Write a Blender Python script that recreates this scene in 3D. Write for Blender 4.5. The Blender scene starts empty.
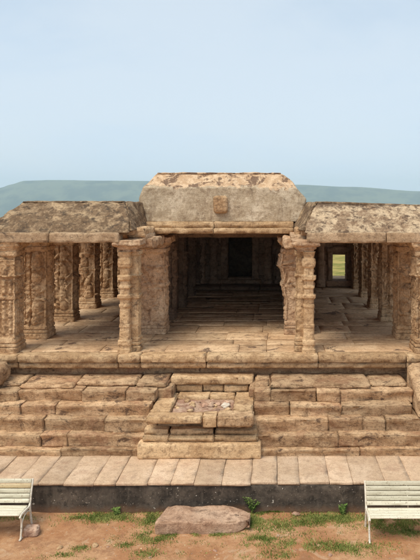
import bpy, math, random
from mathutils import Vector, noise, Matrix, Euler
R = math.radians
sc = bpy.context.scene
C = sc.collection
rnd = random.Random(7)

# ------------------------------------------------------------------ camera
CZ = 3.7
cam = bpy.data.objects.new('camera', bpy.data.cameras.new('camera'))
C.objects.link(cam); sc.camera = cam
cam.location = (0, 0, CZ); cam.rotation_euler = (R(90), 0, 0)
cam.data.sensor_fit = 'HORIZONTAL'; cam.data.sensor_width = 36
cam.data.lens = 36*620/420
K = 36.0/560                       # shift is measured in units of the longer side
cam.data.shift_x = -(275-210)/420.0
cam.data.shift_y = -(280-198)/420.0
cam.data.clip_end = 30000; cam.data.clip_start = 0.1
sc.render.resolution_x = 768; sc.render.resolution_y = 1024

# ------------------------------------------------------------------ node helpers
class NT:
    def __init__(s, nt): s.nt = nt
    def n(s, t, **kw):
        nd = s.nt.nodes.new(t)
        for k, v in kw.items(): setattr(nd, k, v)
        return nd
    def l(s, a, b): s.nt.links.new(a, b)
    def val(s, sock, v):
        if isinstance(v, bpy.types.NodeSocket): s.l(v, sock)
        else: sock.default_value = v
    def noise(s, vec, scale, detail=6, rough=.6, dist=0):
        nd = s.n('ShaderNodeTexNoise'); s.l(vec, nd.inputs['Vector'])
        nd.inputs['Scale'].default_value = scale; nd.inputs['Detail'].default_value = detail
        nd.inputs['Roughness'].default_value = rough; nd.inputs['Distortion'].default_value = dist
        return nd.outputs['Fac']
    def voro(s, vec, scale, feature='F1', out='Distance'):
        nd = s.n('ShaderNodeTexVoronoi', feature=feature); s.l(vec, nd.inputs['Vector'])
        nd.inputs['Scale'].default_value = scale
        return nd.outputs[out]
    def ramp(s, f, a, b, lo=0., hi=1.):
        nd = s.n('ShaderNodeMapRange'); nd.interpolation_type = 'SMOOTHSTEP'
        s.l(f, nd.inputs[0]); nd.inputs[1].default_value = a; nd.inputs[2].default_value = b
        nd.inputs[3].default_value = lo; nd.inputs[4].default_value = hi
        return nd.outputs[0]
    def mix(s, f, a, b, mode='MIX'):
        nd = s.n('ShaderNodeMix', data_type='RGBA', blend_type=mode)
        s.val(nd.inputs[0], f)
        for i, v in ((6, a), (7, b)):
            if isinstance(v, bpy.types.NodeSocket): s.l(v, nd.inputs[i])
            else: nd.inputs[i].default_value = (*v, 1) if len(v) == 3 else v
        return nd.outputs[2]
    def math(s, op, a, b=0., clamp=False):
        nd = s.n('ShaderNodeMath', operation=op); nd.use_clamp = clamp
        s.val(nd.inputs[0], a); s.val(nd.inputs[1], b)
        return nd.outputs[0]
    def scale(s, vec, v, off=(0, 0, 0)):
        nd = s.n('ShaderNodeMapping'); s.l(vec, nd.inputs[0]); nd.inputs['Scale'].default_value = v
        nd.inputs['Location'].default_value = off
        return nd.outputs[0]

def newmat(name, rough=.9, spec=.2):
    m = bpy.data.materials.new(name); m.use_nodes = True
    t = NT(m.node_tree); b = m.node_tree.nodes['Principled BSDF']
    b.inputs['Roughness'].default_value = rough
    b.inputs['Specular IOR Level'].default_value = spec
    return m, t, b

def bump(t, b, hs, dist=.02, strength=.8):
    acc = None
    for h, w in hs:
        x = t.math('MULTIPLY', h, w)
        acc = x if acc is None else t.math('ADD', acc, x)
    nd = t.n('ShaderNodeBump'); nd.inputs['Distance'].default_value = dist
    nd.inputs['Strength'].default_value = strength
    t.l(acc, nd.inputs['Height']); t.l(nd.outputs[0], b.inputs['Normal'])

def stone(name, base, light, dark, stain=(.07, .05, .04), stain_t=(.62, .72), stain_scale=1.6,
          layer=.5, rough=.92, rnd_amt=.25, patch=(.45, .6), patch_scale=1.1, bumpd=.02, joints=None, red=None, carve=0, crest=None, upper=None):
    m, t, b = newmat(name, rough)
    g = t.n('ShaderNodeNewGeometry').outputs['Position']
    ri = t.n('ShaderNodeObjectInfo').outputs['Random']
    off = t.n('ShaderNodeCombineXYZ'); t.l(t.math('MULTIPLY', ri, 17.), off.inputs[0]); t.l(t.math('MULTIPLY', ri, 9.), off.inputs[2])
    va = t.n('ShaderNodeVectorMath', operation='ADD'); t.l(g, va.inputs[0]); t.l(off.outputs[0], va.inputs[1])
    P = va.outputs[0]
    n1 = t.noise(P, patch_scale, 5, .6, .4)
    n2 = t.noise(P, 6, 8, .7)
    n3 = t.noise(P, 38, 6, .7)
    lay = t.noise(t.scale(P, (1.6, 1.6, 8)), 1.5, 7, .75, .8)
    c = t.mix(t.ramp(n1, *patch), base, light)
    c = t.mix(t.math('MULTIPLY', t.ramp(lay, .45, .7), layer), c, dark)
    c = t.mix(t.math('MULTIPLY', t.ramp(n2, .5, .68), .75), c, dark)
    c = t.mix(t.math('MULTIPLY', t.ramp(n2, .5, .34), .45), c, light)
    if red:
        c = t.mix(t.math('MULTIPLY', t.ramp(t.noise(t.scale(P, (1, 1, 1), (4, 7, 3)), 2.1, 5), .52, .66), .6), c, red)
    st = t.noise(t.scale(P, (1, 1, 1.6), (31, 2, 9)), stain_scale, 8, .68, .5)
    c = t.mix(t.math('MULTIPLY', t.ramp(st, *stain_t), .85), c, stain)
    sp = t.noise(t.scale(P, (1, 1, 1), (3, 12, 5)), 22, 4, .6)
    c = t.mix(t.math('MULTIPLY', t.ramp(sp, .6, .72), .55), c, stain)
    mm = t.noise(t.scale(P, (1, 1, 1), (8, 5, 2)), 13, 7, .75)
    c = t.mix(t.math('MULTIPLY', t.ramp(mm, .53, .62), .55), c, dark)
    c = t.mix(t.math('MULTIPLY', t.ramp(mm, .46, .38), .5), c, light)
    if crest:
        sz = t.n('ShaderNodeSeparateXYZ'); t.l(g, sz.inputs[0])
        zz = t.math('ADD', sz.outputs[2], t.math('MULTIPLY', n2, .3))
        c = t.mix(t.math('MULTIPLY', t.ramp(zz, *crest), .8), c, stain)
    if upper:
        sz = t.n('ShaderNodeSeparateXYZ'); t.l(g, sz.inputs[0])
        zz = t.math('ADD', sz.outputs[2], t.math('MULTIPLY', t.math('ADD', n1, n2), .45))
        c2 = t.mix(t.ramp(n2, .42, .6), upper[1], upper[2])
        s2 = t.noise(t.scale(P, (1, 1, 1.3), (3, 2, 19)), 2.6, 9, .72, .6)
        c2 = t.mix(t.math('MULTIPLY', t.ramp(s2, .50, .56), .85), c2, upper[3])
        c = t.mix(t.ramp(zz, upper[0], upper[0]+.05), c, c2)
        run = t.noise(t.scale(P, (5, 5, .5)), 1.3, 6, .7)          # rain streaks down the face
        c = t.mix(t.math('MULTIPLY', t.ramp(run, .54, .7), .4), c, upper[3])
    v = t.math('ADD', t.math('MULTIPLY', ri, rnd_amt), 1-rnd_amt*.55)
    gr = t.math('ADD', t.math('MULTIPLY', n3, 1.0), .53)
    at = t.n('ShaderNodeAttribute'); at.attribute_name = 'tone'
    vv = t.math('MULTIPLY', t.math('MULTIPLY', v, gr), t.math('ADD', at.outputs['Fac'], 1.))
    cb = t.n('ShaderNodeCombineColor'); [t.l(vv, cb.inputs[i]) for i in range(3)]
    c = t.mix(1., c, cb.outputs[0], 'MULTIPLY')
    t.l(c, b.inputs['Base Color'])
    hs = [(n2, 1.), (n3, .45), (lay, .8), (sp, -.3)]
    if carve:
        nd = t.n('ShaderNodeTexVoronoi', feature='SMOOTH_F1'); t.l(P, nd.inputs['Vector']); nd.inputs['Scale'].default_value = 13
        hs.append((nd.outputs['Distance'], -carve))
    bump(t, b, hs, bumpd)
    return m

M = {}
M['sand'] = stone('sandstone', (0.516, 0.318, 0.167), (0.722, 0.499, 0.293), (0.187, 0.108, 0.059), bumpd=.045, carve=1., layer=.3)
M['step'] = stone('step_stone', (0.470, 0.290, 0.158), (0.670, 0.460, 0.272), (0.162, 0.090, 0.048), layer=.6, rnd_amt=.35, bumpd=.045, stain=(.10, .06, .042), stain_t=(.575, .65), stain_scale=2.2, patch=(.42, .6), red=(0.400, 0.215, 0.121))
M['trim'] = stone('ochre_trim', (0.510, 0.328, 0.175), (0.699, 0.491, 0.286), (0.229, 0.133, 0.072), layer=.35, stain_t=(.60, .72), rnd_amt=.25, bumpd=.035)
M['pier'] = stone('carved_pier_stone', (0.550, 0.350, 0.207), (0.740, 0.523, 0.330), (0.205, 0.119, 0.071), rnd_amt=.1, bumpd=.045, carve=1., layer=.3)
M['floor'] = stone('floor_stone', (0.50, 0.325, 0.185), (0.65, 0.46, 0.28), (0.30, 0.185, 0.107), stain=(.10, .06, .042), stain_t=(.585, .62), stain_scale=1.7, layer=0, rnd_amt=0, rough=.8, bumpd=.012)
M['pink'] = stone('paving_stone', (.53, .375, .245), (.63, .465, .32), (.40, .275, .185), stain=(.16, .11, .08), stain_t=(.64, .72), layer=0, rnd_amt=0, bumpd=.012, red=(.45, .29, .19))
M['eave'] = stone('eave_stone', (0.430, 0.289, 0.170), (0.583, 0.417, 0.262), (0.187, 0.121, 0.072), stain_t=(.58, .70), layer=.4, rnd_amt=.2, bumpd=.03)
M['roof'] = stone('weathered_roof_plaster', (.19, .122, .07), (.47, .335, .20), (.115, .074, .045), stain=(.07, .05, .036), stain_t=(.50, .64), stain_scale=4.,
                  layer=.15, rnd_amt=.1, patch=(.48, .66), patch_scale=2.8, bumpd=.04)
M['roofpale'] = stone('pale_weathered_roof_plaster', (.29, .19, .115), (.60, .45, .29), (.17, .11, .068), stain=(.10, .065, .045), stain_t=(.52, .62), stain_scale=5.,
                  layer=.1, rnd_amt=.05, patch=(.42, .54), patch_scale=3., bumpd=.04, crest=(3.60, 3.68))
M['stucco'] = stone('grey_stucco', (.43, .335, .225), (.64, .53, .385), (.27, .19, .12), stain=(.17, .12, .08), stain_t=(.56, .72), stain_scale=2.2, layer=.2, rnd_amt=0, bumpd=.018,
                    upper=(4.41, (.50, .33, .195), (.66, .48, .31), (.13, .075, .05)))
M['dark'] = stone('shaded_nave_stone', (.22, .14, .09), (.31, .205, .13), (.12, .077, .048), layer=.4, carve=.7, bumpd=.035)  # inner hall stone, colour darkened to stand in for the nave's shade
M['wall'] = stone('rear_wall_stone', (.40, .25, .15), (.52, .35, .22), (.20, .12, .075), layer=.4, bumpd=.03)
M['rubble'] = stone('red_rubble', (.44, .26, .175), (.60, .42, .30), (.20, .11, .075), layer=.1, patch_scale=4, rnd_amt=.4)
M['boulder'] = stone('boulder_stone', (0.469, 0.289, 0.185), (0.636, 0.433, 0.295), (0.221, 0.125, 0.079), layer=.4, rnd_amt=.1, bumpd=.045)
M['white'] = stone('white_stone', (.66, .57, .46), (.74, .66, .55), (.5, .4, .3), layer=.1, rnd_amt=0)

# blackened wall plaster with pale chips
m, t, b = newmat('blackened_plaster', .9); P = t.n('ShaderNodeNewGeometry').outputs['Position']
n1 = t.noise(P, 2.2, 8, .7); n2 = t.noise(P, 14, 6, .7)
c = t.mix(t.ramp(n1, .35, .7), (.042, .034, .027), (.15, .118, .09))
c = t.mix(t.math('MULTIPLY', t.ramp(n2, .6, .72), .7), c, (.13, .105, .085))
dr = t.noise(t.scale(P, (6, 6, .8)), 1.6, 7, .7); c = t.mix(t.math('MULTIPLY', t.ramp(dr, .5, .66), .6), c, (.13, .105, .08))
c = t.mix(t.math('MULTIPLY', t.ramp(t.noise(P, 5, 9, .75), .48, .36), .7), c, (.025, .022, .019))
vo = t.noise(P, 11, 3, .5); c = t.mix(t.ramp(vo, .70, .725), c, (.5, .45, .38))
vo = t.noise(P, 30, 3, .5); c = t.mix(t.math('MULTIPLY', t.ramp(vo, .66, .70), .8), c, (.38, .32, .25))
sx = t.n('ShaderNodeSeparateXYZ'); t.l(P, sx.inputs[0])
zz = t.math('ADD', sx.outputs[2], t.math('MULTIPLY', n1, .35))
c = t.mix(t.math('MULTIPLY', t.ramp(zz, -1.96, -2.14), .8), c, (.20, .11, .062))
t.l(c, b.inputs['Base Color']); bump(t, b, [(n1, 1.), (n2, .5)], .03); M['black'] = m

# terrain
m, t, b = newmat('ground_soil', .95, .1); P = t.n('ShaderNodeNewGeometry').outputs['Position']
n1 = t.noise(P, .9, 8, .65); n2 = t.noise(P, 7, 8, .72); n3 = t.noise(P, 45, 5, .7)
soil = t.mix(t.ramp(n1, .38, .62), (.45, .222, .106), (.57, .335, .18))
soil = t.mix(t.math('MULTIPLY', t.ramp(n2, .45, .65), .5), soil, (.32, .14, .066))
soil = t.mix(t.math('MULTIPLY', t.ramp(n2, .42, .33), .7), soil, (.62, .40, .25))
n4 = t.noise(P, 2.6, 7, .7, .6); soil = t.mix(t.math('MULTIPLY', t.ramp(n4, .52, .62), .55), soil, (.30, .15, .08)); soil = t.mix(t.math('MULTIPLY', t.ramp(n4, .44, .36), .5), soil, (.60, .42, .27))
soil = t.mix(t.math('MULTIPLY', t.ramp(n3, .60, .72), .6), soil, (.56, .40, .28))
soil = t.mix(t.math('MULTIPLY', t.ramp(n3, .42, .3), .5), soil, (.24, .12, .06))
f1 = t.noise(P, .35, 8, .7); field = t.mix(t.ramp(f1, .4, .62), (.16, .17, .04), (.38, .30, .10))
w1 = t.noise(P, .0035, 10, .75); wood = t.mix(t.ramp(w1, .42, .58), (.015, .035, .02), (.10, .12, .06))
sx = t.n('ShaderNodeSeparateXYZ'); t.l(P, sx.inputs[0])
c = t.mix(t.ramp(sx.outputs[1], 26, 34), soil, field); c = t.mix(t.ramp(sx.outputs[1], 150, 500), c, wood)
t.l(c, b.inputs['Base Color']); bump(t, b, [(n2, 1.), (n3, .5)], .03, 1.); M['ground'] = m

def leafmat(name, a, bcol):
    m, t, b = newmat(name, .7, .2); P = t.n('ShaderNodeNewGeometry').outputs['Position']
    c = t.mix(t.ramp(t.noise(P, 5, 4), .4, .6), a, bcol)
    t.l(c, b.inputs['Base Color']); b.inputs['Subsurface Weight'].default_value = 0
    return m
M['grass'] = leafmat('grass_blades', (.15, .20, .04), (.32, .34, .10))
M['weed'] = leafmat('weed_leaf', (.11, .19, .04), (.22, .30, .08))
def paint(name, a, bcol, r=.45):
    m, t, b = newmat(name, r, .4); P = t.n('ShaderNodeNewGeometry').outputs['Position']
    n = t.noise(t.scale(P, (.6, 6, 6)), 5, 8, .7); n2 = t.noise(P, 30, 5, .7)
    c = t.mix(t.ramp(n, .42, .68), a, bcol); c = t.mix(t.math('MULTIPLY', t.ramp(n2, .57, .66), .75), c, (.22, .15, .09))
    t.l(c, b.inputs['Base Color']); bump(t, b, [(n, 1.), (n2, .4)], .003); return m
M['slat'] = paint('cream_slat_paint', (.74, .69, .54), (.60, .54, .39))
M['slat_yellow'] = paint('yellowed_slat_paint', (.58, .46, .26), (.44, .33, .18))
M['slat_grey'] = paint('greyed_slat_paint', (.60, .56, .42), (.46, .42, .30))
M['iron'] = paint('cream_iron_paint', (.78, .72, .60), (.62, .54, .40), .4)

# ------------------------------------------------------------------ object helpers
def link(name, mesh, parent=None):
    o = bpy.data.objects.new(name, mesh); C.objects.link(o)
    if parent: o.parent = parent
    return o
def tag(o, label=None, cat=None, group=None, kind=None):
    for k, v in (('label', label), ('category', cat), ('group', group), ('kind', kind)):
        if v: o[k] = v
    return o
def empty(name, loc=(0, 0, 0)):
    o = bpy.data.objects.new(name, None); o.location = loc; o.empty_display_size = .2; C.objects.link(o); return o

class MB:                                     # collects shapes into one mesh
    def __init__(s): s.v = []; s.f = []; s.t = []
    def add(s, v, f, tone=0.):
        k = len(s.v); s.v += [tuple(x) for x in v]; s.t += [tone]*(len(s.v)-k); s.f += [tuple(i+k for i in q) for q in f]
        return s
    def build(s, name, mat, parent=None, smooth=True, origin=None):
        me = bpy.data.meshes.new(name)
        if origin: s.v = [(a-origin[0], b-origin[1], c-origin[2]) for a, b, c in s.v]
        me.from_pydata(s.v, [], s.f); me.materials.append(mat)
        if any(s.t):
            me.attributes.new('tone', 'FLOAT', 'POINT').data.foreach_set('value', s.t)
        if smooth: me.polygons.foreach_set('use_smooth', [True]*len(me.polygons))
        me.update()
        o = link(name, me, parent)
        if origin: o.location = origin
        return o

_cache = {}
def gridbox(nx, ny, nz):
    key = (nx, ny, nz)
    if key in _cache: return _cache[key]
    idx = {}; V = []; F = []
    def g(i, j, k):
        q = (i, j, k)
        if q not in idx: idx[q] = len(V); V.append((i/nx, j/ny, k/nz))
        return idx[q]
    for i in range(nx):
        for j in range(ny):
            F.append((g(i, j, 0), g(i, j+1, 0), g(i+1, j+1, 0), g(i+1, j, 0)))
            F.append((g(i, j, nz), g(i+1, j, nz), g(i+1, j+1, nz), g(i, j+1, nz)))
    for i in range(nx):
        for k in range(nz):
            F.append((g(i, 0, k), g(i+1, 0, k), g(i+1, 0, k+1), g(i, 0, k+1)))
            F.append((g(i, ny, k), g(i, ny, k+1), g(i+1, ny, k+1), g(i+1, ny, k)))
    for j in range(ny):
        for k in range(nz):
            F.append((g(0, j, k), g(0, j, k+1), g(0, j+1, k+1), g(0, j+1, k)))
            F.append((g(nx, j, k), g(nx, j+1, k), g(nx, j+1, k+1), g(nx, j, k+1)))
    _cache[key] = (V, F); return V, F

def fbm(p, f, o=4): return noise.fractal(Vector(p)*f, 1., 2., o)

def block(x0, x1, y0, y1, z0, z1, r=.03, amp=.012, res=.05, freq=3., seed=None, chip=.03, rot=0., warp=None):
    """an eroded stone block: rounded box with noise, chipped edges"""
    seed = rnd.random()*100 if seed is None else seed
    dx, dy, dz = x1-x0, y1-y0, z1-z0
    r = min(r, dx*.45, dy*.45, dz*.45)
    n = [max(3, min(150, int(round(d/res)))) for d in (dx, dy, dz)]
    V, F = gridbox(*n); out = []
    def rm(u, n_, d_):
        i = round(u*n_)
        return 0. if i == 0 else 1. if i == n_ else (r+(d_-2*r)*(i-1)/(n_-2))/d_
    cx, cy, cz = (x0+x1)/2, (y0+y1)/2, (z0+z1)/2
    cr, sr = math.cos(rot), math.sin(rot); sv = Vector((seed, seed*1.7, seed*.6))
    for u, v, w in V:
        p = Vector((x0+rm(u, n[0], dx)*dx, y0+rm(v, n[1], dy)*dy, z0+rm(w, n[2], dz)*dz))
        c = Vector((min(max(p.x, x0+r), x1-r), min(max(p.y, y0+r), y1-r), min(max(p.z, z0+r), z1-r)))
        d = p-c; L = d.length
        nn = d/L if L > 1e-9 else Vector((0, 0, 1))
        q = c+nn*r
        k = max(0, 1-max(abs(nn.x), abs(nn.y), abs(nn.z)))*3.4
        nz_ = noise.fractal((q+sv)*freq, 1., 2., 4)
        a = amp*nz_
        if chip and k > .05:
            a -= k*chip*max(0, noise.noise((q+sv)*4.5)*1.6+.3)
        else:
            a += 0
        q = q+nn*a
        if warp: q = warp(q)
        x, y = q.x-cx, q.y-cy
        out.append((cx+x*cr-y*sr, cy+x*sr+y*cr, q.z))
    return out, F

def hexa(c, nx, ny, nz, amp=.03, freq=2., seed=0., extra=None):
    """solid from 8 corners c[i][j][k]; displaced along face normals by noise"""
    V, F = gridbox(nx, ny, nz); P = []
    c = [[[Vector(c[i][j][k]) for k in (0, 1)] for j in (0, 1)] for i in (0, 1)]
    for u, v, w in V:
        p = Vector()
        for i, a in ((0, 1-u), (1, u)):
            for j, b_ in ((0, 1-v), (1, v)):
                for k, d in ((0, 1-w), (1, w)): p += c[i][j][k]*(a*b_*d)
        P.append(p)
    N = [Vector() for _ in P]
    for f in F:
        n = (P[f[1]]-P[f[0]]).cross(P[f[2]]-P[f[0]])
        if n.length > 0: n.normalize()
        for i in f: N[i] += n
    out = []
    for p, n, uvw in zip(P, N, V):
        if n.length > 0: n.normalize()
        a = amp*noise.fractal((p+Vector((seed, 0, 0)))*freq, .9, 2., 5)
        if extra: a += extra(p, n, uvw)
        out.append(p+n*a)
    return out, F

def lathe(cx, cy, prof, seg=24, square=0., seed=0, amp=.004):
    """prof: list of (z, r). square>0 pulls the ring towards a square"""
    V = []; F = []
    for z, r in prof:
        for s in range(seg):
            a = 2*math.pi*(s+.5)/seg; ca, sa = math.cos(a), math.sin(a)
            k = 1/max(abs(ca), abs(sa)); rr = r*((1-square)+square*k)
            rr += amp*noise.fractal(Vector((ca*2.2+seed, sa*2.2, z*11)), .8, 2, 4)
            V.append((cx+ca*rr, cy+sa*rr, z))
    for i in range(len(prof)-1):
        for s in range(seg):
            a, b_ = i*seg+s, i*seg+(s+1) % seg; F.append((a, b_, b_+seg, a+seg))
    F.append(tuple(range(seg-1, -1, -1))); F.append(tuple((len(prof)-1)*seg+s for s in range(seg)))
    return V, F

def prof_interp(pts, dz=.015):
    out = []
    for (z0, r0), (z1, r1) in zip(pts, pts[1:]):
        n = max(1, int((z1-z0)/dz))
        out += [(z0+(z1-z0)*i/n, r0+(r1-r0)*i/n) for i in range(n)]
    out.append(pts[-1]); return out

# ------------------------------------------------------------------ carved pillars
def relief_fn(w, h, seed, n=16, z0=.35, z1=None):
    """relief of rearing figures: ellipses of different heights piled in a panel (u across, z up)"""
    q = random.Random(seed); z1 = z1 or h-.2; bl = []
    z = z0+.12
    while z < z1-.1:
        k = q.choice((0, 1, 1)); s = q.uniform(.8, 1.2)
        u = q.uniform(-.08, .08)*w/.6
        bl.append((u, z, .10*s, .17*s, q.uniform(-.5, .5), .060))
        bl.append((u+q.uniform(-.09, .09), z+.19*s, .065*s, .065*s, 0, .065))
        for _ in range(5):
            bl.append((u+q.uniform(-.2, .2)*w/.6, z+q.uniform(-.2, .22), .028, q.uniform(.07, .13), q.uniform(-1.4, 1.4), q.uniform(.03, .055)))
        z += q.uniform(.34, .46)
    def f(u, z):
        m = 0
        for a, b_, ra, rb, th, hh in bl:
            dx, dz = u-a, z-b_
            if abs(dx) > .2 or abs(dz) > .2: continue
            c, s = math.cos(th), math.sin(th)
            e = ((dx*c+dz*s)/ra)**2+((-dx*s+dz*c)/rb)**2
            if e < 1.6: m = max(m, hh*(1-e/1.6)**.4)
        return m
    return f

def carved_shaft(w, d, h, seed, z0=0., res=.022, deep=1., lean=None, mould=True, groove=False, fluted=False):
    nx, ny, nz = int(w/res), int(d/res), int(h/res)
    V, F = gridbox(nx, ny, nz); out = []
    fs = [relief_fn(w, h, seed*10+i) for i in range(4)]
    sv = Vector((seed*3.1, seed*1.3, 0))
    for a, b_, c in V:
        x, y, z = (a-.5)*w, (b_-.5)*d, c*h
        nx_ = Vector((0, 0, 0)); rel = 0
        if b_ < 1e-6: nx_.y -= 1; rel = max(rel, fs[0](x, z))
        if b_ > 1-1e-6: nx_.y += 1; rel = max(rel, fs[1](x, z))
        if a < 1e-6: nx_.x -= 1; rel = max(rel, fs[2](y, z))
        if a > 1-1e-6: nx_.x += 1; rel = max(rel, fs[3](y, z))
        cnt = abs(nx_.x)+abs(nx_.y)
        off = 0
        if mould:
            if z < .13: off = .035
            elif z < .16: off = -.005
            elif z < .22: off = .022
            elif z < .25: off = -.012
            elif z < .33: off = .012
            elif z < .36: off = -.012
            elif z > h-.1: off = .02
            elif z > h-.14: off = -.015
            else: off = -.02+.6*math.sin(0)
        p = Vector((x, y, z))
        nf = noise.fractal((p+sv)*12., .8, 2., 4)
        big = noise.noise((p+sv)*2.2)
        inpanel = .36 < z < h-.14
        val = off+.008*nf+.012*big
        if inpanel:
            if groove and b_ in (0., 1.) and cnt == 1:
                gx = x*(1 if b_ == 0 else -1)
                if abs(gx+.10) < .022: val -= .05
                if gx < -.12: val += .03*math.cos(z*13)**4            # side colonnette with rings
            if fluted and cnt == 1:
                tt = x if abs(nx_.y) else y
                if z < 1.82:
                    rel = .0
                    if .46 < z < 1.24 or 1.4 < z < 1.74: rel = .022*(1 if math.cos(tt*2*math.pi/.15) > .1 else -.4)+.006*abs(nf)
                elif z < 2.22: rel = rel*.8+.02
            if 1.28 < z < 1.36 or 1.80 < z < 1.86: val += .03
            if cnt > 1: val += .02*noise.noise(Vector((x*2, y*2, z*7))+sv)+.006      # rugged corners
            else: val += deep*(1.75*rel+.028*abs(nf)) - .045*deep-(.05 if abs(abs(x+y*0)-.0) < 0 else 0)
        if cnt > 1 and not inpanel: val -= .012+.02*max(0, noise.noise((p+sv)*6))
        q = p+nx_*val
        if lean: q = lean(q)
        q.z += z0
        out.append(q)
    return out, F

def capital(w, d, z0, z1, seed, over=.14, rough=.02):
    """stepped corbel capital, widening upward"""
    h = z1-z0; b = MB()
    n = max(8, int(h/.02)); nx = int((w+2*over)/.03); ny = int((d+2*over)/.03)
    V, F = gridbox(nx, ny, n); out = []; sv = Vector((seed, seed, seed))
    for a, b_, c in V:
        k = 0 if c < .18 else .35 if c < .36 else .62 if c < .5 else 1.
        if .5 <= c < .56: k = .82
        o = over*k
        x = (a-.5)*(w+2*o); y = (b_-.5)*(d+2*o); z = z0+c*h
        p = Vector((x, y, z))
        nn = Vector(((a < 1e-6)*-1+(a > 1-1e-6)*1, (b_ < 1e-6)*-1+(b_ > 1-1e-6)*1, 0))
        q = p+nn*(rough*noise.fractal((p+sv)*7, .8, 2, 4)-.3*rough)
        q.z += .012*noise.noise((p+sv)*5)*(1 if c > .01 else 0)
        out.append(q)
    return out, F

CX = -1.39
hall = empty('temple_hall', (CX, 14.6, 0))
tag(hall, 'long sandstone temple hall with carved pillars, dark central doorway and weathered sloping roofs', 'temple')
def hpart(mb, name, mat, parent=None, **kw):
    """a part of the hall; world coordinates kept"""
    o = mb.build(name, mat, None, **kw)
    par = parent or hall
    o.parent = par
    o.matrix_parent_inverse = Matrix.Identity(4)
    wl = Vector((0, 0, 0)); p = par
    while p: wl += p.location; p = p.parent
    o.location = Vector(o.location)-wl
    return o

# shaft variants (meshes shared by the copies)
def mk(name, gen, mat):
    me = bpy.data.meshes.new(name); v, f = gen
    me.from_pydata([tuple(x) for x in v], [], f); me.materials.append(mat)
    me.polygons.foreach_set('use_smooth', [True]*len(me.polygons)); me.update(); return me
ROWH = 2.42
aisle = [mk('pillar', carved_shaft(.63, .60, ROWH, s, res=.016, groove=True), M['sand']) for s in (1, 2, 3)]
corner = mk('pillar', carved_shaft(.58, .58, ROWH, 4, res=.016, fluted=True), M['sand'])
acap = [mk('capital', capital(.63, .60, 0, .24, s, .09, .035), M['sand']) for s in (1, 2)]
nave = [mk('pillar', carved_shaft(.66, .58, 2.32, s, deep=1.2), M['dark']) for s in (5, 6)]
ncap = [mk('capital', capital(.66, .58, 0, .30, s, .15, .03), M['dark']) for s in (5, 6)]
def put_pillar(x, y, shaft, cap, h, rz=0, label=None):
    o = bpy.data.objects.new('pillar', shaft); C.objects.link(o); o.parent = hall
    o.location = (x-CX, y-14.6, 0); o.rotation_euler[2] = rz
    c = bpy.data.objects.new('capital', cap); C.objects.link(c); c.parent = o; c.location = (0, 0, h)
    if label: o['label'] = label
    return o
YS = [16.3, 18.55, 20.8, 23.05, 25.2]
for i, y in enumerate(YS):
    put_pillar(-6.325-(.03 if i == 1 else 0), y+.30, aisle[i % 3], acap[i % 2], ROWH, (0, math.pi, math.pi/2)[i % 3])
    put_pillar(3.51, y+.29+(.05 if i else 0), aisle[(i+1) % 3], acap[(i+1) % 2], ROWH, (math.pi/2, 0, -math.pi/2)[i % 3])
put_pillar(-6.47, 15.03, corner, acap[0], ROWH, math.pi, 'front corner pillar of the left bay with a carved bracket head')
put_pillar(3.64, 15.03, corner, acap[1], ROWH, 0, 'front corner pillar of the right bay')
for i, y in enumerate(YS[1:]):
    put_pillar(-3.40, y+.5, nave[i % 2], ncap[i % 2], 2.32, math.pi*(i % 2))
    put_pillar(.62, y+.5, nave[(i+1) % 2], ncap[i % 2], 2.32, math.pi*((i+1) % 2))

# the two big carved piers at the mouth of the nave
def lean_left(q): return Vector((q.x+.02*math.sin(q.z*2.4)+max(0, q.x)*.08*(q.z/2.3), q.y, q.z))
def lean_right(q):
    k = max(0, -q.x/.35)
    bulge = .13*math.exp(-((q.z-1.95)/.5)**2)+.03*noise.noise(Vector((3, 1, q.z*4)))+.04*math.exp(-((q.z-1.2)/.2)**2)
    return Vector((q.x-k*bulge+.04, q.y-.3*k*bulge, q.z))
for (x, sgn, fn, s) in ((-3.38, -1, lean_left, 8), (.62, 1, lean_right, 9)):
    b = MB().add(*[(lambda v, f: ([p+Vector((x, 17.15, 0)) for p in v], f))(*carved_shaft(.76, .62, 2.32, s, res=.018, deep=.65 if sgn < 0 else .9, lean=fn))][0])
    o = hpart(b, 'pillar', M['pier'], origin=(x, 17.15, 0))
    o['label'] = 'broad carved pier at the %s of the nave mouth' % ('left' if sgn < 0 else 'right')
    v, f = capital(.76, .62, 2.32, 2.64, s, .17, .05)
    hpart(MB().add([p+Vector((x, 17.15, 0)) for p in v], f), 'capital', M['pier'], o, origin=(x, 17.15, 2.32))

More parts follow.
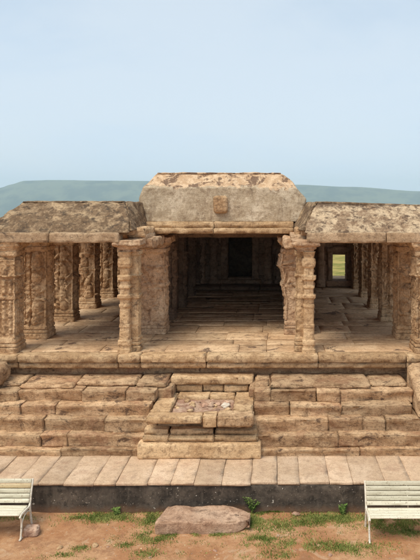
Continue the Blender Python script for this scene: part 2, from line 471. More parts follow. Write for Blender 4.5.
# slender front columns: a square shaft with a turned colonnette in front
def slender(x, side, seed):
    b = MB()
    bx = x-side*-.0
    v, f = carved_shaft(.30, .34, 2.42, int(seed), res=.018, deep=.3)
    v = [(p[0], p[1]+.17, p[2]) for p in v]
    # side -1: colonnette stands at the left
    ox = x+.09 if side < 0 else x-.09
    b.add([(p[0]+ox, p[1]+14.95, p[2]) for p in v], f)
    o = hpart(b, 'pillar', M['trim'], origin=(x, 15.1, 0))
    o['label'] = 'slender front pillar with turned colonnette, %s of the entrance' % ('left' if side < 0 else 'right')
    cx = x-.08 if side < 0 else x+.07
    P = [(0, .165), (.10, .165), (.11, .145), (.18, .145), (.19, .16), (.30, .155), (.31, .13), (.60, .128), (.61, .14), (.68, .14), (.69, .126), (1.06, .122), (1.10, .14), (1.15, .14), (1.17, .115),
         (1.28, .12), (1.31, .165), (1.38, .17), (1.40, .115), (1.52, .11), (1.55, .14), (1.60, .14), (1.62, .112), (1.72, .118), (1.75, .17), (1.84, .178), (1.86, .118), (2.02, .118),
         (2.06, .155), (2.14, .175), (2.24, .16), (2.27, .125), (2.34, .135), (2.42, .16)]
    prof = prof_interp([(z, r_+.010*noise.noise(Vector((seed, 0, z*5)))) for z, r_ in P], .012)
    v, f = lathe(cx, 14.90, prof, 40, .6, seed, .010)
    hpart(MB().add(v, f), 'colonnette', M['trim'], o, origin=(cx, 14.9, 0))
    v, f = capital(.40, .5, 2.42, 2.70, seed, .14, .035)
    hpart(MB().add([p+Vector((x, 15.02, 0)) for p in v], f), 'capital', M['pier'], o, origin=(x, 15.0, 2.42))
slender(-3.52, -1, 11.3); slender(.74, 1, 21.9)
for (x0, x1, y0, y1) in ((-3.84, -3.0, 15.34, 16.66), (.22, .96, 15.34, 16.66)):
    hpart(MB().add(*block(x0, x1, y0, y1, 2.44, 2.69, .03, .05, .035, 4, None, .08)), 'bracket_slab', M['pier'])

# ------------------------------------------------------------------ platform floor with slabs
b = MB().add(*block(-7.6, 4.9, 14.86, 30.0, -2.4, -.06, .02, .0, .5, chip=0))
plat = hpart(b, 'platform', M['step'])
fl = MB(); q = random.Random(3); y = 14.9
while y < 27.2:
    dy = q.uniform(.5, 1.5); x = -7.55+q.uniform(-.9, 0)
    while x < 4.85:
        dx = q.uniform(.5, 2.3); x1 = min(x+dx, 4.88); x0 = max(x, -7.58)
        zt = q.uniform(-.012, .012)
        sk = q.uniform(-.05, .05)
        if x1-x0 < .05: break
        cut = q.uniform(.35, .65)*dy if (dy > .95 and q.random() < .7) else dy
        for (ya, yb_) in ((y, y+cut), (y+cut, y+dy)):
            if yb_-ya < .05: continue
            v, f = block(x0+.003, x1-.003, ya+.003, yb_-.003, -.07, zt+q.uniform(-.008, .008), .008, .006, .12, 2., q.random()*99, .012, q.uniform(-.012, .012))
            fl.add(v, f, q.uniform(-.16, .14))
        x = x1
    y += dy
hpart(fl, 'floor_paving', M['floor'])
# edge moulding stones (rounded nosing)
cuts = [-7.6, -6.05, -3.70, -3.17, -1.62, 1.02, 3.1, 4.9]
for a, c in zip(cuts, cuts[1:]):
    r_ = rnd.uniform(-.012, .012)
    mb = MB().add(*block(a+.006, c-.006, 14.56+r_, 14.90, -.17, .012+r_*.6, .018, .012, .05, 3.5, None, .03))
    mb.add(*block(a+.006, c-.006, 14.615+r_, 14.9, -.315, -.172, .03, .014, .05, 3.5, None, .03))
    hpart(mb, 'edge_moulding', M['trim'], plat)

# ------------------------------------------------------------------ walls
Zc = 2.66
def wallmesh(parts, amp=.012, res=.14):
    b = MB()
    for (x0, x1, y0, y1, z0, z1) in parts:
        # courses of big blocks
        z = z0
        while z < z1-.05:
            h_ = min(q.uniform(.38, .5), z1-z); h_ = z1-z if z1-z-h_ < .15 else h_
            x = x0
            while x < x1-.02:
                L = min(q.uniform(.7, 1.4), x1-x); L = x1-x if x1-x-L < .3 else L
                b.add(*block(x+.004, x+L-.004, y0-q.uniform(0, .02), y1, z+.004, z+h_-.004, .02, amp, res, 3, None, .015), tone=q.uniform(-.2, .2)); x += L
            z += h_
    return b
Yb = 26.0
dX0, dX1 = -1.97, -.97; wX0, wX1 = 2.41, 2.99
parts = [(-7.6, dX0, Yb, Yb+.6, 0, Zc), (dX1, wX0, Yb, Yb+.6, 0, Zc), (wX1, 4.9, Yb, Yb+.6, 0, Zc), (dX0, dX1, Yb, Yb+.6, 2.05, Zc), (dX0, dX1, Yb, Yb+.6, 0, .36),
         (wX0, wX1, Yb, Yb+.6, 1.32, Zc), (wX0, wX1, Yb, Yb+.6, 0, .26)]
wall = hpart(wallmesh(parts), 'back_wall', M['wall'])
b = MB()
for s in (-1, 1):
    xc = (dX0+dX1)/2+s*.66
    b.add(*block(xc-.13, xc+.13, Yb-.12, Yb-.022, .30, 2.25, .02, .01, .06))
b.add(*block(dX0-.35, dX1+.35, Yb-.14, Yb-.03, 2.253, 2.45, .02, .01, .06)); b.add(*block(dX0-.4, dX1+.4, Yb-.3, Yb-.022, 0.02, .297, .03, .01, .06))
hpart(b, 'door_frame', M['wall'], wall)
b = MB()
b.add(*block(wX0-.2, wX0-.0, Yb-.10, Yb-.022, .26, 1.45, .02, .01, .06)); b.add(*block(wX1, wX1+.2, Yb-.10, Yb-.022, .26, 1.45, .02, .01, .06))
b.add(*block(wX0-.25, wX1+.25, Yb-.12, Yb-.022, 1.453, 1.65, .02, .01, .06)); b.add(*block(wX0-.3, wX1+.3, Yb-.35, Yb-.022, 0.02, .257, .03, .01, .06))
hpart(b, 'window_frame', M['wall'], wall)
for xc in (-3.05, -2.55, -.28, .2, 1.9, 3.6, -5.0, -4.3):      # pilasters against the back wall
    v, f = lathe(0, 0, prof_interp([(0.02, .2), (.3, .2), (.33, .15), (.9, .15), (.95, .19), (1.05, .19), (1.1, .14), (1.7, .14), (1.75, .2), (1.95, .2), (2.0, .15), (2.3, .22), (2.64, .24)], .06), 16, .7, xc, .01)
    hpart(MB().add([(a+xc, b_+Yb-.24, c) for a, b_, c in v], f), 'pilaster', M['wall'], wall)
# low step before the sanctum wall
b = MB()
for a, c in ((-3.9, -2.2), (-2.2, -.6), (-.6, 1.1)): b.add(*block(a+.005, c-.005, 24.7, 25.68, .02, .16, .03, .01, .1))
hpart(b, 'threshold_step', M['dark'], wall)
# sanctum behind the door (closed dark room)
b = MB()
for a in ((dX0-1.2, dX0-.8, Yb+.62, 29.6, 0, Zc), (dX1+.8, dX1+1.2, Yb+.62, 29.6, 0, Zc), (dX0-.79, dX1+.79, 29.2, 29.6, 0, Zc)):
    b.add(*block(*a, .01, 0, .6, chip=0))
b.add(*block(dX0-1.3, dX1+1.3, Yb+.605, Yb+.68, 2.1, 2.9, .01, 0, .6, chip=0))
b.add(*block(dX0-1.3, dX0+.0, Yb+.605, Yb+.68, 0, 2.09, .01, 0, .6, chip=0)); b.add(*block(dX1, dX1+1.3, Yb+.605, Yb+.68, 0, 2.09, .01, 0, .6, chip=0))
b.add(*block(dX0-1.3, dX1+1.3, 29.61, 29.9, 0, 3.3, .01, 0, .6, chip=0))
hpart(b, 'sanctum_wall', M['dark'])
# walls added between the nave pillars to block aisle light and darken the nave
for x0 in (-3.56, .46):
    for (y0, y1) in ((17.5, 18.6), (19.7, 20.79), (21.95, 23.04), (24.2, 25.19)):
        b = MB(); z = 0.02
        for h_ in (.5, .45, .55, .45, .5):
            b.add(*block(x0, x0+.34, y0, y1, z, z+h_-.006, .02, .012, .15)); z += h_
        hpart(b, 'added_shade_wall', M['dark'])

# ------------------------------------------------------------------ beams, ceiling and roof
def beam(x0, x1, y0, y1, z0, z1, name='ceiling_beam', mat='sand', n=1, par=None, **kw):
    o = None
    for i in range(n):
        a = x0+(x1-x0)*i/n; c = x0+(x1-x0)*(i+1)/n
        b = MB().add(*block(a+.004, c-.004, y0, y1, z0, z1, kw.get('r', .012), kw.get('amp', .012), kw.get('res', .06), 3, None, kw.get('chip', .03)))
        o = hpart(b, name, M[mat], par)
    return o
# long beams over the pillar rows (run in depth)
for x in (-6.30, 3.51): beam(x-.22, x+.22, 15.0, 25.98, ROWH+.235, 2.80, res=.12)
for x in (-3.40, .62): beam(x-.24, x+.24, 15.32, 25.98, 2.62, 2.80, mat='pier', res=.1)
# cross beams in the bays
for y in YS[1:]:
    for (a, c) in ((-6.07, -3.66), (.88, 3.27)): beam(a, c, y+.12, y+.46, 2.50, 2.795, res=.12)
    beam(-3.14, .36, y+.3, y+.7, 2.50, 2.795, res=.12, mat='dark')
# ceiling slabs
b = MB()
y = 14.98
while y < 26.5:
    for (a, c) in ((-6.85, -3.42), (.64, 4.1)) if y < 16.7 else ((-6.85, -3.42), (-3.41, .62), (.63, 4.1)):
        b.add(*block(a, c, y+.004, y+.896, 2.80, 2.955, .015, .012, .3, 2, None, .01))
    y += .9
ceil = hpart(b, 'ceiling_slab', M['sand'])
b = MB().add(*block(-6.8, 4.05, 17.9, 29.6, 2.96, 3.40, .05, .0, .6, chip=0)).add(*block(-3.9, 1.1, 26.6, 29.5, 2.662, 2.955, .05, 0, .5, chip=0))
hpart(b, 'roof_deck', M['roof'])

# eave beams of the two wings
for (x0, x1, n) in ((-7.0, -3.69, 2), (.76, 4.5, 2)):
    beam(x0, x1, 14.62, 15.08, 2.64, 2.885, 'eave_beam', 'eave', n, res=.04, r=.02, chip=.02, amp=.012)
# sloping wing roofs (front slope, hipped ends), solid
def wing(X, zt, seed, mat):
    (a0, a1), (t0, t1) = X            # bottom x range, top x range
    y0, yt = 14.665, 15.62
    yb = 17.85
    c = [[[(a0, y0, 2.872), (t0, yt, zt[0])], [(a0, yb, 2.97), (t0, yb-.02, zt[0]-.03)]],
         [[(a1, y0, 2.872), (t1, yt, zt[1])], [(a1, yb, 2.97), (t1, yb-.02, zt[1]-.03)]]]
    def ex(p, n, uvw):
        return .05*math.sin(math.pi*uvw[2])*(1 if uvw[1] < .5 else 0)-.02+.02*noise.noise(p*1.1)
    return hexa(c, 110, 46, 40, .032, 4., seed, ex)
def cap_course(x0, x1, z, seed):
    return block(x0, x1, 15.60, 15.95, z-.03, z+.022, .02, .012, .06, 3, seed, .02)
o = hpart(MB().add(*wing(((-6.86, -3.44), (-6.38, -3.80)), (3.60, 3.62), 3.3, None)), 'sloping_roof', M['roof'])
o['label'] = 'brown blotched plaster roof of the left wing'
hpart(MB().add(*cap_course(-6.36, -3.84, 3.60, 4.)), 'roof_ridge', M['roof'], o)
o = hpart(MB().add(*wing(((.68, 4.9), (1.08, 4.3)), (3.61, 3.50), 9.1, None)), 'sloping_roof', M['roofpale'])
o['label'] = 'cream and brown blotched plaster roof of the right wing'
b = MB().add(*block(1.02, 4.28, 15.60, 15.95, 3.55, 3.62, .02, .012, .06, 3, 8, .02, warp=lambda p: Vector((p.x, p.y, p.z-.034*(p.x-1.0)))))
hpart(b, 'roof_ridge', M['roof'], o)

# inner corner stones under the wing flanks
beam(-3.66, -3.18, 15.25, 16.45, 2.72, 2.96, 'corner_stone', 'sand', res=.05, r=.04, chip=.06, amp=.03)
beam(.50, .74, 15.35, 16.45, 2.66, 2.96, 'corner_stone', 'sand', res=.05, r=.04, chip=.06, amp=.03)
# flank fill: sloping inner sides joining the central block
def flank(xb0, xb1, xt, seed):
    s = 1 if xb0 > CX else -1
    c0 = [[(xb0, 14.74, 2.92), (xt, 15.66, 3.59)], [(xb1, 17.2, 2.95), (xt+s*-.22, 17.2, 3.58)]]
    c1 = [[(xb0+s*.12, 14.84, 2.92), (xt+s*.08, 15.76, 3.57)], [(xb1+s*.6, 17.2, 2.95), (xt+s*.3, 17.2, 3.56)]]
    c = [c0, c1] if s > 0 else [c1, c0]
    return hexa(c, 12, 60, 30, .03, 4, seed)
hpart(MB().add(*flank(-3.40, -3.42, -3.75, 5)), 'roof_flank', M['roof'])
hpart(MB().add(*flank(.62, .46, 1.02, 6)), 'roof_flank', M['roof'])

# central parapet block
c = [[[(-3.72, 16.72, 3.06), (-3.72, 16.80, 3.985)], [(-3.72, 18.0, 3.06), (-3.72, 18.0, 3.985)]],
     [[(.86, 16.72, 3.06), (.86, 16.80, 3.985)], [(.86, 18.0, 3.06), (.86, 18.0, 3.985)]]]
def ex(p, n, uvw):
    return -.0
# give the stucco face its shape: ends lean in towards the top
def para():
    V, F = gridbox(100, 12, 48); out = []
    for u, v, w in V:
        z = 3.06+w*1.325
        if z < 3.68: l, r_ = -3.70, .84
        elif z < 3.985:
            k = (z-3.68)/.305; l, r_ = -3.70+.14*k, .84-.26*k
        else:
            k = (z-3.985)/.40; l, r_ = -3.56+.28*k, .58-.42*k**1.5
        yf = 16.72+.08*min(1, (z-3.06)/.925)+max(0, z-3.97)*.95
        x = l+(r_-l)*u; y = yf+v*(18.0-yf)
        p = Vector((x, y, z)); a = .022*noise.fractal(p*2.6, .9, 2, 6)
        if v == 0: y -= a; y += .05*max(0, 1-min(u, 1-u)/.012)
        if w == 1: z += a*.9; y += .03*(v == 0)
        if u in (0, 1): x += a*(1 if u else -1)*1.4
        out.append((x, y, z))
    return out, F
pp = hpart(MB().add(*para()), 'central_parapet', M['stucco'])
hpart(MB().add(*block(-3.26, .16, 17.16, 17.45, 4.36, 4.405, .012, .02, .04)), 'crest_ledge', M['stucco'], pp)
v, f = block(-1.66, -1.26, 16.60, 16.76, 3.29, 3.76, .07, .012, .025, 5, 3, .02)
hpart(MB().add(v, f), 'carved_plaque', M['sand'], pp)
# lintel/cornice over the nave mouth
for (a, c) in ((-3.50, -1.62), (-1.62, .50)):
    mb = MB().add(*block(a+.003, c-.003, 16.36, 17.5, 2.76, 2.90, .012, .012, .05, 3, None, .03))
    mb.add(*block(a+.003, c-.003, 16.52, 17.5, 2.895, 3.065, .015, .016, .05, 3, None, .03))
    hpart(mb, 'lintel', M['trim'], pp)
b = MB().add(*block(-3.2, -2.0, 16.47, 16.52, 2.93, 2.96, .01, .01, .03))

# ------------------------------------------------------------------ steps
steps = empty('stone_steps', (CX, 13.0, -1.72))
tag(steps, 'wide flight of eroded sandstone steps climbing to the temple platform', 'steps')
def spart(mb, name, mat, parent):
    o = mb.build(name, mat); o.parent = parent; wl = Vector(); p = parent
    while p: wl += p.location; p = p.parent
    o.location = -wl; return o
# (z0, z1, yfront, yback, px joints, pixel row used to turn joints into x)
rows = [(-.86, -.575, 13.75, 14.84, [-90, 17, 82, 125, 200, 271, 317, 340, 413]),
        (-1.10, -.815, 13.50, 14.2, [-90, -30, 20, 55, 150, 205, 290, 342, 413]),
        (-1.36, -1.035, 13.28, 14.0, [-95, 5, 43, 104, 158, 252, 329, 362.5, 386, 470]),
        (-1.60, -1.30, 13.09, 13.9, [-95, 40, 67, 157, 253, 339, 470]),
        (-1.76, -1.56, 12.985, 13.8, [-95, 60, 156, 252, 360, 470])]
def undercut(t_, xm, yf, z1, z0, sd):
    def f(p):
        k = max(0, 1-(p.y-yf)/.25)                      # only the front face
        d = (z1-p.z)/(z1-z0)
        p.y += k*(.045*min(1, d*1.6)+.07*max(0, noise.noise(Vector((p.x*2.2, sd, p.z*6))))*min(1, d*3))
        p.z += t_*(p.x-xm)
        return p
    return f
for ri, (z0, z1, yf, yb, js) in enumerate(rows):
    st = None
    segs = []
    for a, c in zip(js, js[1:]):
        xa, xc = (a-275)*yf/620, (c-275)*yf/620
        if ri >= 2 and a >= 156 and c <= 253: continue
        if ri < 2:                      # the stone platform interrupts the upper courses
            for p0, p1 in ((xa, min(xc, -2.655)), (max(xa, -.465), xc)):
                if p1-p0 > .12: segs.append((p0, p1))
            continue
        segs.append((xa, xc))
    root = empty('step'); root.parent = steps
    for (xa, xc) in segs:
        dyf = rnd.uniform(-.035, .035); dz = rnd.uniform(-.025, .012); am = .02
        if ri == 4: dyf *= .3
        sd = rnd.random()*80
        tilt = rnd.uniform(-.02, .02)
        mb = MB().add(*block(xa+.004, xc-.004, yf+dyf, yb, z0, z1+dz, .008, am*1.1, .035, 2.4, sd, .032, rnd.uniform(-.012, .012),
                      warp=undercut(tilt, (xa+xc)/2, yf+dyf, z1, z0, sd)))
        spart(mb, 'step_stone', M['step'], root)
# thin broken slabs lying on the widest tread, filling it up to the plinth
root = empty('upper_tread'); root.parent = steps
q = random.Random(12)

x = -7.4
while x < 3.0:
    L = q.uniform(1.0, 2.4); x1 = min(x+L, 3.02); xn = x+L
    for x, x1 in ((x, min(x1, -2.43)), (max(x, -.47), x1)):
        if x1-x < .15: continue
        mb = MB().add(*block(x+.01, x1-.01, 14.05+q.uniform(-.15, .1), 14.88, -.60, -.50+q.uniform(-.02, .02), .03, .025, .05, 3, None, .06))
        spart(mb, 'tread_stone', M['step'], root)
    x = xn

# ------------------------------------------------------------------ stone platform in the middle of the steps
alt = empty('altar_platform', (-1.55, 13.4, -1.72)); tag(alt, 'low tiered stone platform with rubble filled top in the middle of the steps', 'platform')
def apart(mb, name, mat, par=None): return spart(mb, name, mat, par or alt)
o = apart(MB().add(*block(-2.86, -.29, 12.86, 14.0, -1.722, -1.41, .03, .014, .04, 3, 1, .03)), 'base_course', M['trim'])
for (x0, x1) in ((-2.70, -2.32), (-.585, -.42)):
    apart(MB().add(*block(x0, x1, 14.05, 14.84, -.95, -.60, .02, .03, .04, 3, None, .05)), 'side_stone', M['step'])
for (a, c) in ((-2.78, -2.23), (-2.23, -1.28), (-1.28, -.36)):
    mb = MB().add(*block(a+.004, c-.004, 12.98+rnd.uniform(-.02, .02), 14.0, -1.405, -1.29, .015, .014, .035, 3, None, .04))
    mb.add(*block(a+.02, c-.02, 13.06, 14.0, -1.295, -1.17, .015, .02, .035, 3, None, .05))
    apart(mb, 'tier_stone', M['trim'])
apart(MB().add(*block(-2.5, -.6, 13.26, 14.7, -1.19, -.93, .02, .02, .08)), 'core', M['step'])
def slab(*a, mat='trim', name='rim_slab', **kw): return apart(MB().add(*block(*a, kw.get('r', .016), kw.get('amp', .014), .035, 3, None, kw.get('chip', .04), kw.get('rot', 0))), name, M[mat])
slab(-2.68, -1.52, 12.84, 13.20, -.975, -.85)
slab(-2.65, -2.24, 13.205, 14.44, -1.0, -.83)
slab(-1.51, -1.22, 12.90, 13.22, -1.08, -.84, rot=.03)
slab(-1.20, -.46, 12.86, 13.24, -1.07, -.83, r=.02, amp=.03, chip=.07, mat='step')
slab(-.90, -.48, 13.245, 14.44, -1.05, -.81, mat='trim')
slab(-2.22, -1.5, 14.12, 14.44, -1.0, -.81)
slab(-1.49, -.92, 14.14, 14.44, -1.0, -.82)
slab(-2.42, -.50, 14.42, 14.85, -.64, -.47, name='rear_slab', amp=.016, r=.01)
for (a, c) in ((-2.3, -1.7), (-1.68, -1.2), (-1.18, -.62)): slab(a, c, 14.46+rnd.uniform(-.02, .02), 14.8, -.84, -.655, name='rear_stone', chip=.08)
apart(MB().add(*block(-2.235, -.905, 13.205, 14.14, -1.0, -.89, .03, .03, .04, 4)), 'rubble_fill', M['rubble'])

def pebble(x, y, z, r, mat, name, label, cat, group=None, sq=.6, seed=None, sx=1.):
    import bmesh
    bm = bmesh.new(); bmesh.ops.create_icosphere(bm, subdivisions=3, radius=1)
    s = rnd.random()*50 if seed is None else seed
    for v in bm.verts:
        k = 1+.35*noise.noise(v.co*1.3+Vector((s, 0, s)))+.1*noise.noise(v.co*4+Vector((s, 1, s)))
        v.co = Vector((v.co.x*k*r*sx, v.co.y*k*r, max(-.6, v.co.z*k)*r*sq))
    me = bpy.data.meshes.new(name); bm.to_mesh(me); bm.free(); me.materials.append(M[mat])
    me.polygons.foreach_set('use_smooth', [True]*len(me.polygons))
    o = link(name, me); o.location = (x, y, z+r*sq*.5); o.rotation_euler[2] = rnd.uniform(0, 6)
    return tag(o, label, cat, group)
pebble(-1.08, 13.62, -.89, .10, 'white', 'white_stone', 'single white stone lying on the reddish rubble of the stone platform', 'stone')
for i in range(26):
    pebble(rnd.uniform(-2.15, -1.0), rnd.uniform(13.3, 14.05), -.90, rnd.uniform(.03, .085), rnd.choice(('rubble', 'rubble', 'trim')), 'rubble_piece',
           'reddish rubble piece lying loose in the sunken top of the stone platform', 'rubble', 'rubble pieces on the stone platform')

# balustrade stones either end of the steps
v, f = block(3.08, 3.75, 13.22, 14.55, -1.06, -.12, .12, .03, .05, 2.5, 4, .06,
             warp=lambda p: Vector((p.x, p.y, p.z if p.z < -1.0 else -1.06+(p.z+1.06)*(.42+.58*min(1, max(0, (p.y-13.22)/1.25))**.8))))
o = MB().add(v, f).build('balustrade_stone', M['step'], origin=(3.4, 13.9, -1.0)); tag(o, 'curved stone balustrade sloping down the right end of the steps', 'balustrade')
v, f = block(-7.0, -6.13, 13.85, 14.55, -.54, -.10, .12, .04, .05, 2.5, 14, .06)
o = MB().add(v, f).build('balustrade_stone', M['step'], origin=(-6.6, 14.2, -.5)); tag(o, 'broken rounded balustrade stone at the left end of the steps', 'balustrade')

# ------------------------------------------------------------------ pavement, retaining wall, ground
b = MB(); q = random.Random(5); x = -9.0
while x < 7:
    L = q.uniform(.42, .62); sk = q.uniform(-.05, .05)-.0
    yf = 11.80+q.uniform(-.018, .022)+(.03 if x > -.6 else -.01)
    zt = -1.722+q.uniform(-.008, .006)
    v, f = block(x+.003, x+L-.003, yf, 13.25, -1.775, zt, .006, .006, .07, 3, q.random()*90, .012,
                 warp=lambda p, s=sk: Vector((p.x, p.y, p.z)))
    b.add(v, f, q.uniform(-.17, .1)); x += L
o = b.build('pavement', M['pink']); tag(o, kind='structure')
b = MB().add(*block(-9, 7, 11.83, 14.7, -2.8, -1.780, .015, .014, .08, 2.5, 3, .02))
o = b.build('retaining_wall', M['black'], origin=(-1, 12.5, -2.5)); tag(o, 'low blackened plaster retaining wall with pale chips below the paved terrace', 'wall')

def terr(x, y):
    r = math.hypot(x*.8+4, y-25)
    if r > 70:
        k = min(1, (r-70)/650); k = k*k*(3-2*k)
    else: k = 0
    z = -2.35-215*k
    if k: z += 14*k*noise.fractal(Vector((x, y, 0))*.0022, 1, 2, 5)
    # table hills far off: left mesa and a lower right one
    if y > 3000:
        def sm(a): a = max(0, min(1, a)); return a*a*(3-2*a)
        px = 275+x*620/y
        u = x/y*6800
        # crest height (metres above camera) as the skyline needs it
        prof = [(-6000, 60), (-3600, 95), (-3020, 108), (-2900, 150), (-2750, 192), (-2400, 201), (-1500, 190), (-800, 165), (200, 150), (800, 126), (1600, 78), (2600, 50), (6000, 20)]
        hgt = prof[-1][1]
        for (a0, h0), (a1, h1) in zip(prof, prof[1:]):
            if a0 <= u < a1: hgt = h0+(h1-h0)*sm((u-a0)/(a1-a0)); break
        if u < -6000: hgt = 60
        ris = sm((y-5600)/(1300))
        er = 48*noise.fractal(Vector((x, y, 0))*.0016, .9, 2, 5)*(1-ris*.92)
        z = z*(1-ris)+(hgt+3)*ris+er*ris
    if r < 60 and y < 14: z += .018*noise.fractal(Vector((x, y, 0))*1.6, 1, 2, 4)+.05*max(0, (y-11.1)/.8)*(y < 13)
    return z
def axis(segs):
    out = []
    for a, b_, n in segs: out += [a+(b_-a)*i/n for i in range(n)]
    out.append(segs[-1][1]); return out
xs = axis([(-7000, -1500, 90), (-1500, -120, 30), (-120, -12, 18), (-12, -7, 10), (-7, 5, 160), (5, 12, 10), (12, 120, 18), (120, 1500, 30), (1500, 6500, 70)])
ys = axis([(-400, -20, 14), (-20, 9.5, 12), (9.5, 12.4, 46), (12.4, 60, 14), (60, 1000, 50), (1000, 5400, 40), (5400, 7400, 60)])
V = [(x, y, terr(x, y)) for y in ys for x in xs]; nx = len(xs)
F = [(j*nx+i, j*nx+i+1, (j+1)*nx+i+1, (j+1)*nx+i) for j in range(len(ys)-1) for i in range(nx-1)]
o = MB().add(V, F).build('ground', M['ground']); tag(o, kind='structure')

def gz(x, y): return terr(x, y)
# ------------------------------------------------------------------ grass tufts (one mass)
b = MB(); q = random.Random(9)
def patch(px, py, sx, sy, n, hmin=.015, hmax=.05):
    n = int(n*1.15); sx *= 1.15; sy *= 1.3
    Y = 620*6.05/(py-198); X = (px-275)*Y/620
    for _ in range(n):
        x = X+q.gauss(0, sx); y = min(11.84, Y+q.gauss(0, sy))
        if noise.noise(Vector((x*3.5, y*5, 1))) < q.uniform(-.5, .1): continue
        if -2.12 < x < -.55 and 11.2 < y < 11.7: continue
        z = gz(x, y)-.003; h = q.uniform(hmin, hmax); a = q.uniform(0, 6.28); w = q.uniform(.004, .008)
        l = q.uniform(0, .8)*h; ba = q.uniform(0, 6.28)
        dx, dy = math.cos(a)*w, math.sin(a)*w; tx, ty = math.cos(ba)*l, math.sin(ba)*l
        b.add([(x-dx, y-dy, z), (x+dx, y+dy, z), (x+dx*.6+tx*.4, y+dy*.6+ty*.4, z+h*.6), (x-dx*.6+tx*.4, y-dy*.6+ty*.4, z+h*.6), (x+tx, y+ty, z+h)],
              [(0, 1, 2, 3), (3, 2, 4)])
for a in ((100, 520, .28, .06, 2600), (118, 517, .12, .05, 700), (80, 549, .07, .04, 330), (125, 545, .08, .04, 260), (150, 520, .12, .10, 1800), (155, 537, .16, .08, 1700), (147, 553, .13, .07, 500),
          (200, 535, .35, .02, 1100), (197, 502, .2, .03, 700), (255, 520, .16, .13, 3600), (262, 540, .14, .07, 1000), (272, 510, .16, .05, 1200), (290, 527, .28, .12, 2200), (300, 545, .28, .08, 1500),
          (320, 520, .28, .10, 2600), (345, 520, .22, .07, 2600), (350, 548, .30, .07, 2400), (392, 524, .30, .09, 3600), (410, 532, .2, .06, 1500), (275, 555, .2, .05, 500), (65, 556, .1, .03, 160), (5, 520, .3, .04, 500)):
    patch(*a)
for _ in range(70): patch(q.uniform(30, 420), q.uniform(522, 562), .06, .04, q.randint(8, 45), .01, .035)
o = b.build('grass', M['grass']); tag(o, kind='stuff', label='short green grass growing in the red soil along the wall', cat='grass')

# weeds
def weed(px, py, h, n, label, seed):
    Y = min(11.82, 620*6.05/(py-198)); X = (px-275)*Y/620; z = gz(X, Y)
    q = random.Random(seed); root = empty('weed', (X, Y, z)); tag(root, label, 'plant')
    sb, lb = MB(), MB()
    for i in range(n):
        a = q.uniform(0, 6.28); L = h*q.uniform(.6, 1.); sp = q.uniform(.15, .6)
        pts = [Vector((math.cos(a)*sp*L*t_**1.3, math.sin(a)*sp*L*t_**1.3*.6, L*t_*(1-.15*t_))) for t_ in [k/8 for k in range(9)]]
        for p0, p1 in zip(pts, pts[1:]):
            w = .004
            sb.add([(p0.x-w, p0.y, p0.z), (p0.x+w, p0.y, p0.z), (p1.x+w, p1.y, p1.z), (p1.x-w, p1.y, p1.z), (p0.x, p0.y+w, p0.z), (p1.x, p1.y+w, p1.z)], [(0, 1, 2, 3), (0, 4, 5, 3), (1, 2, 5, 4)])
        for k in range(2, 9):
            for s in (-1, 1):
                p = pts[k]; aa = a+s*q.uniform(.6, 1.4); l = q.uniform(.035, .07); w = l*.28
                d = Vector((math.cos(aa), math.sin(aa), q.uniform(-.1, .5))); sd = Vector((-d.y, d.x, 0)).normalized()*w
                lb.add([p, p+d*l*.5+sd, p+d*l, p+d*l*.5-sd], [(0, 1, 2, 3)])
    sb.build('stem', M['weed'], root); lb.build('leaf', M['weed'], root)
weed(252, 515, .40, 13, 'tallest leafy green weed by the wall, right of the flat boulder', 1)
weed(343, 517, .22, 7, 'small leafy weed at the wall foot left of the right bench', 2)
weed(117, 517, .18, 6, 'small leafy weed at the wall foot between left bench and boulder', 3)

# boulder
def bould(p):
    u = (p.x+2.16)/1.70; top = -2.13
    if u > .70:
        k = (u-.70)/.30
        p.z = top-(top-p.z)*(1-.62*k*k)-.03*k
        p.y += (.16 if p.y < 11.42 else -.22)*k*k
    if p.z > -2.25 and p.y > 11.5: p.z += .03*noise.noise(Vector((p.x*2, 0, 0)))
    p.x += .28*max(0, p.y-11.3)*max(0, 1-u/.25)
    return p
v, f = block(-2.16, -.46, 11.16, 11.76, -2.40, -2.13, .02, .025, .025, 3., 33, .06, warp=bould)
o = MB().add(v, f).build('boulder', M['boulder'], origin=(-1.3, 11.4, -2.35)); tag(o, 'long flat topped reddish boulder lying in the grass against the black wall', 'boulder')
v, f = block(-4.50, -4.24, 11.05, 11.25, -2.36, -2.20, .03, .012, .02, 6, 7, .03, rot=.1)
o = MB().add(v, f).build('stone_block', M['rubble'], origin=(-4.37, 11.15, -2.35)); tag(o, 'small reddish stone block beside the foot of the left bench', 'stone')
spots = [(296, 510, .06, 'rubble', 'dusty stone leaning at the wall foot, left of the weeds'), (319, 546, .035, 'trim', 'pale pebble in the grass between boulder and right bench'),
         (95, 546, .05, 'trim', 'pale flat pebble on bare soil near the bottom left'), (108, 547, .025, 'boulder', 'small brown pebble right of the pale flat one'),
         (215, 551, .03, 'rubble', 'small red pebble on soil in front of the boulder'), (60, 548, .045, 'trim', 'flat pale pebble in front of the left bench'),
         (278, 536, .03, 'boulder', 'small brown pebble in the grass right of the boulder'), (330, 556, .035, 'rubble', 'red pebble at the bottom edge below the right bench'),
         (150, 558, .03, 'boulder', 'brown pebble at the bottom edge left of centre'), (185, 545, .02, 'trim', 'tiny pale pebble just in front of the boulder')]
for (px, py, r, mt, lab) in spots:
    Y = min(11.78, 620*6.05/(py-198)); X = (px-275)*Y/620; pebble(X, Y, gz(X, Y)-.01, r, mt, 'pebble', lab, 'pebble', sx=1.4)
g = 'grit on the red soil'
for i in range(150):
    Y = rnd.uniform(10.3, 11.7); X = rnd.uniform(-4.4, 2.4)
    if -2.3 < X < -.4 and Y > 11.05: continue
    pebble(X, Y, gz(X, Y)-.004, rnd.uniform(.006, .017), rnd.choice(('rubble', 'trim', 'boulder')), 'grit_stone', 'tiny stone chip scattered on the red soil', 'pebble', g)
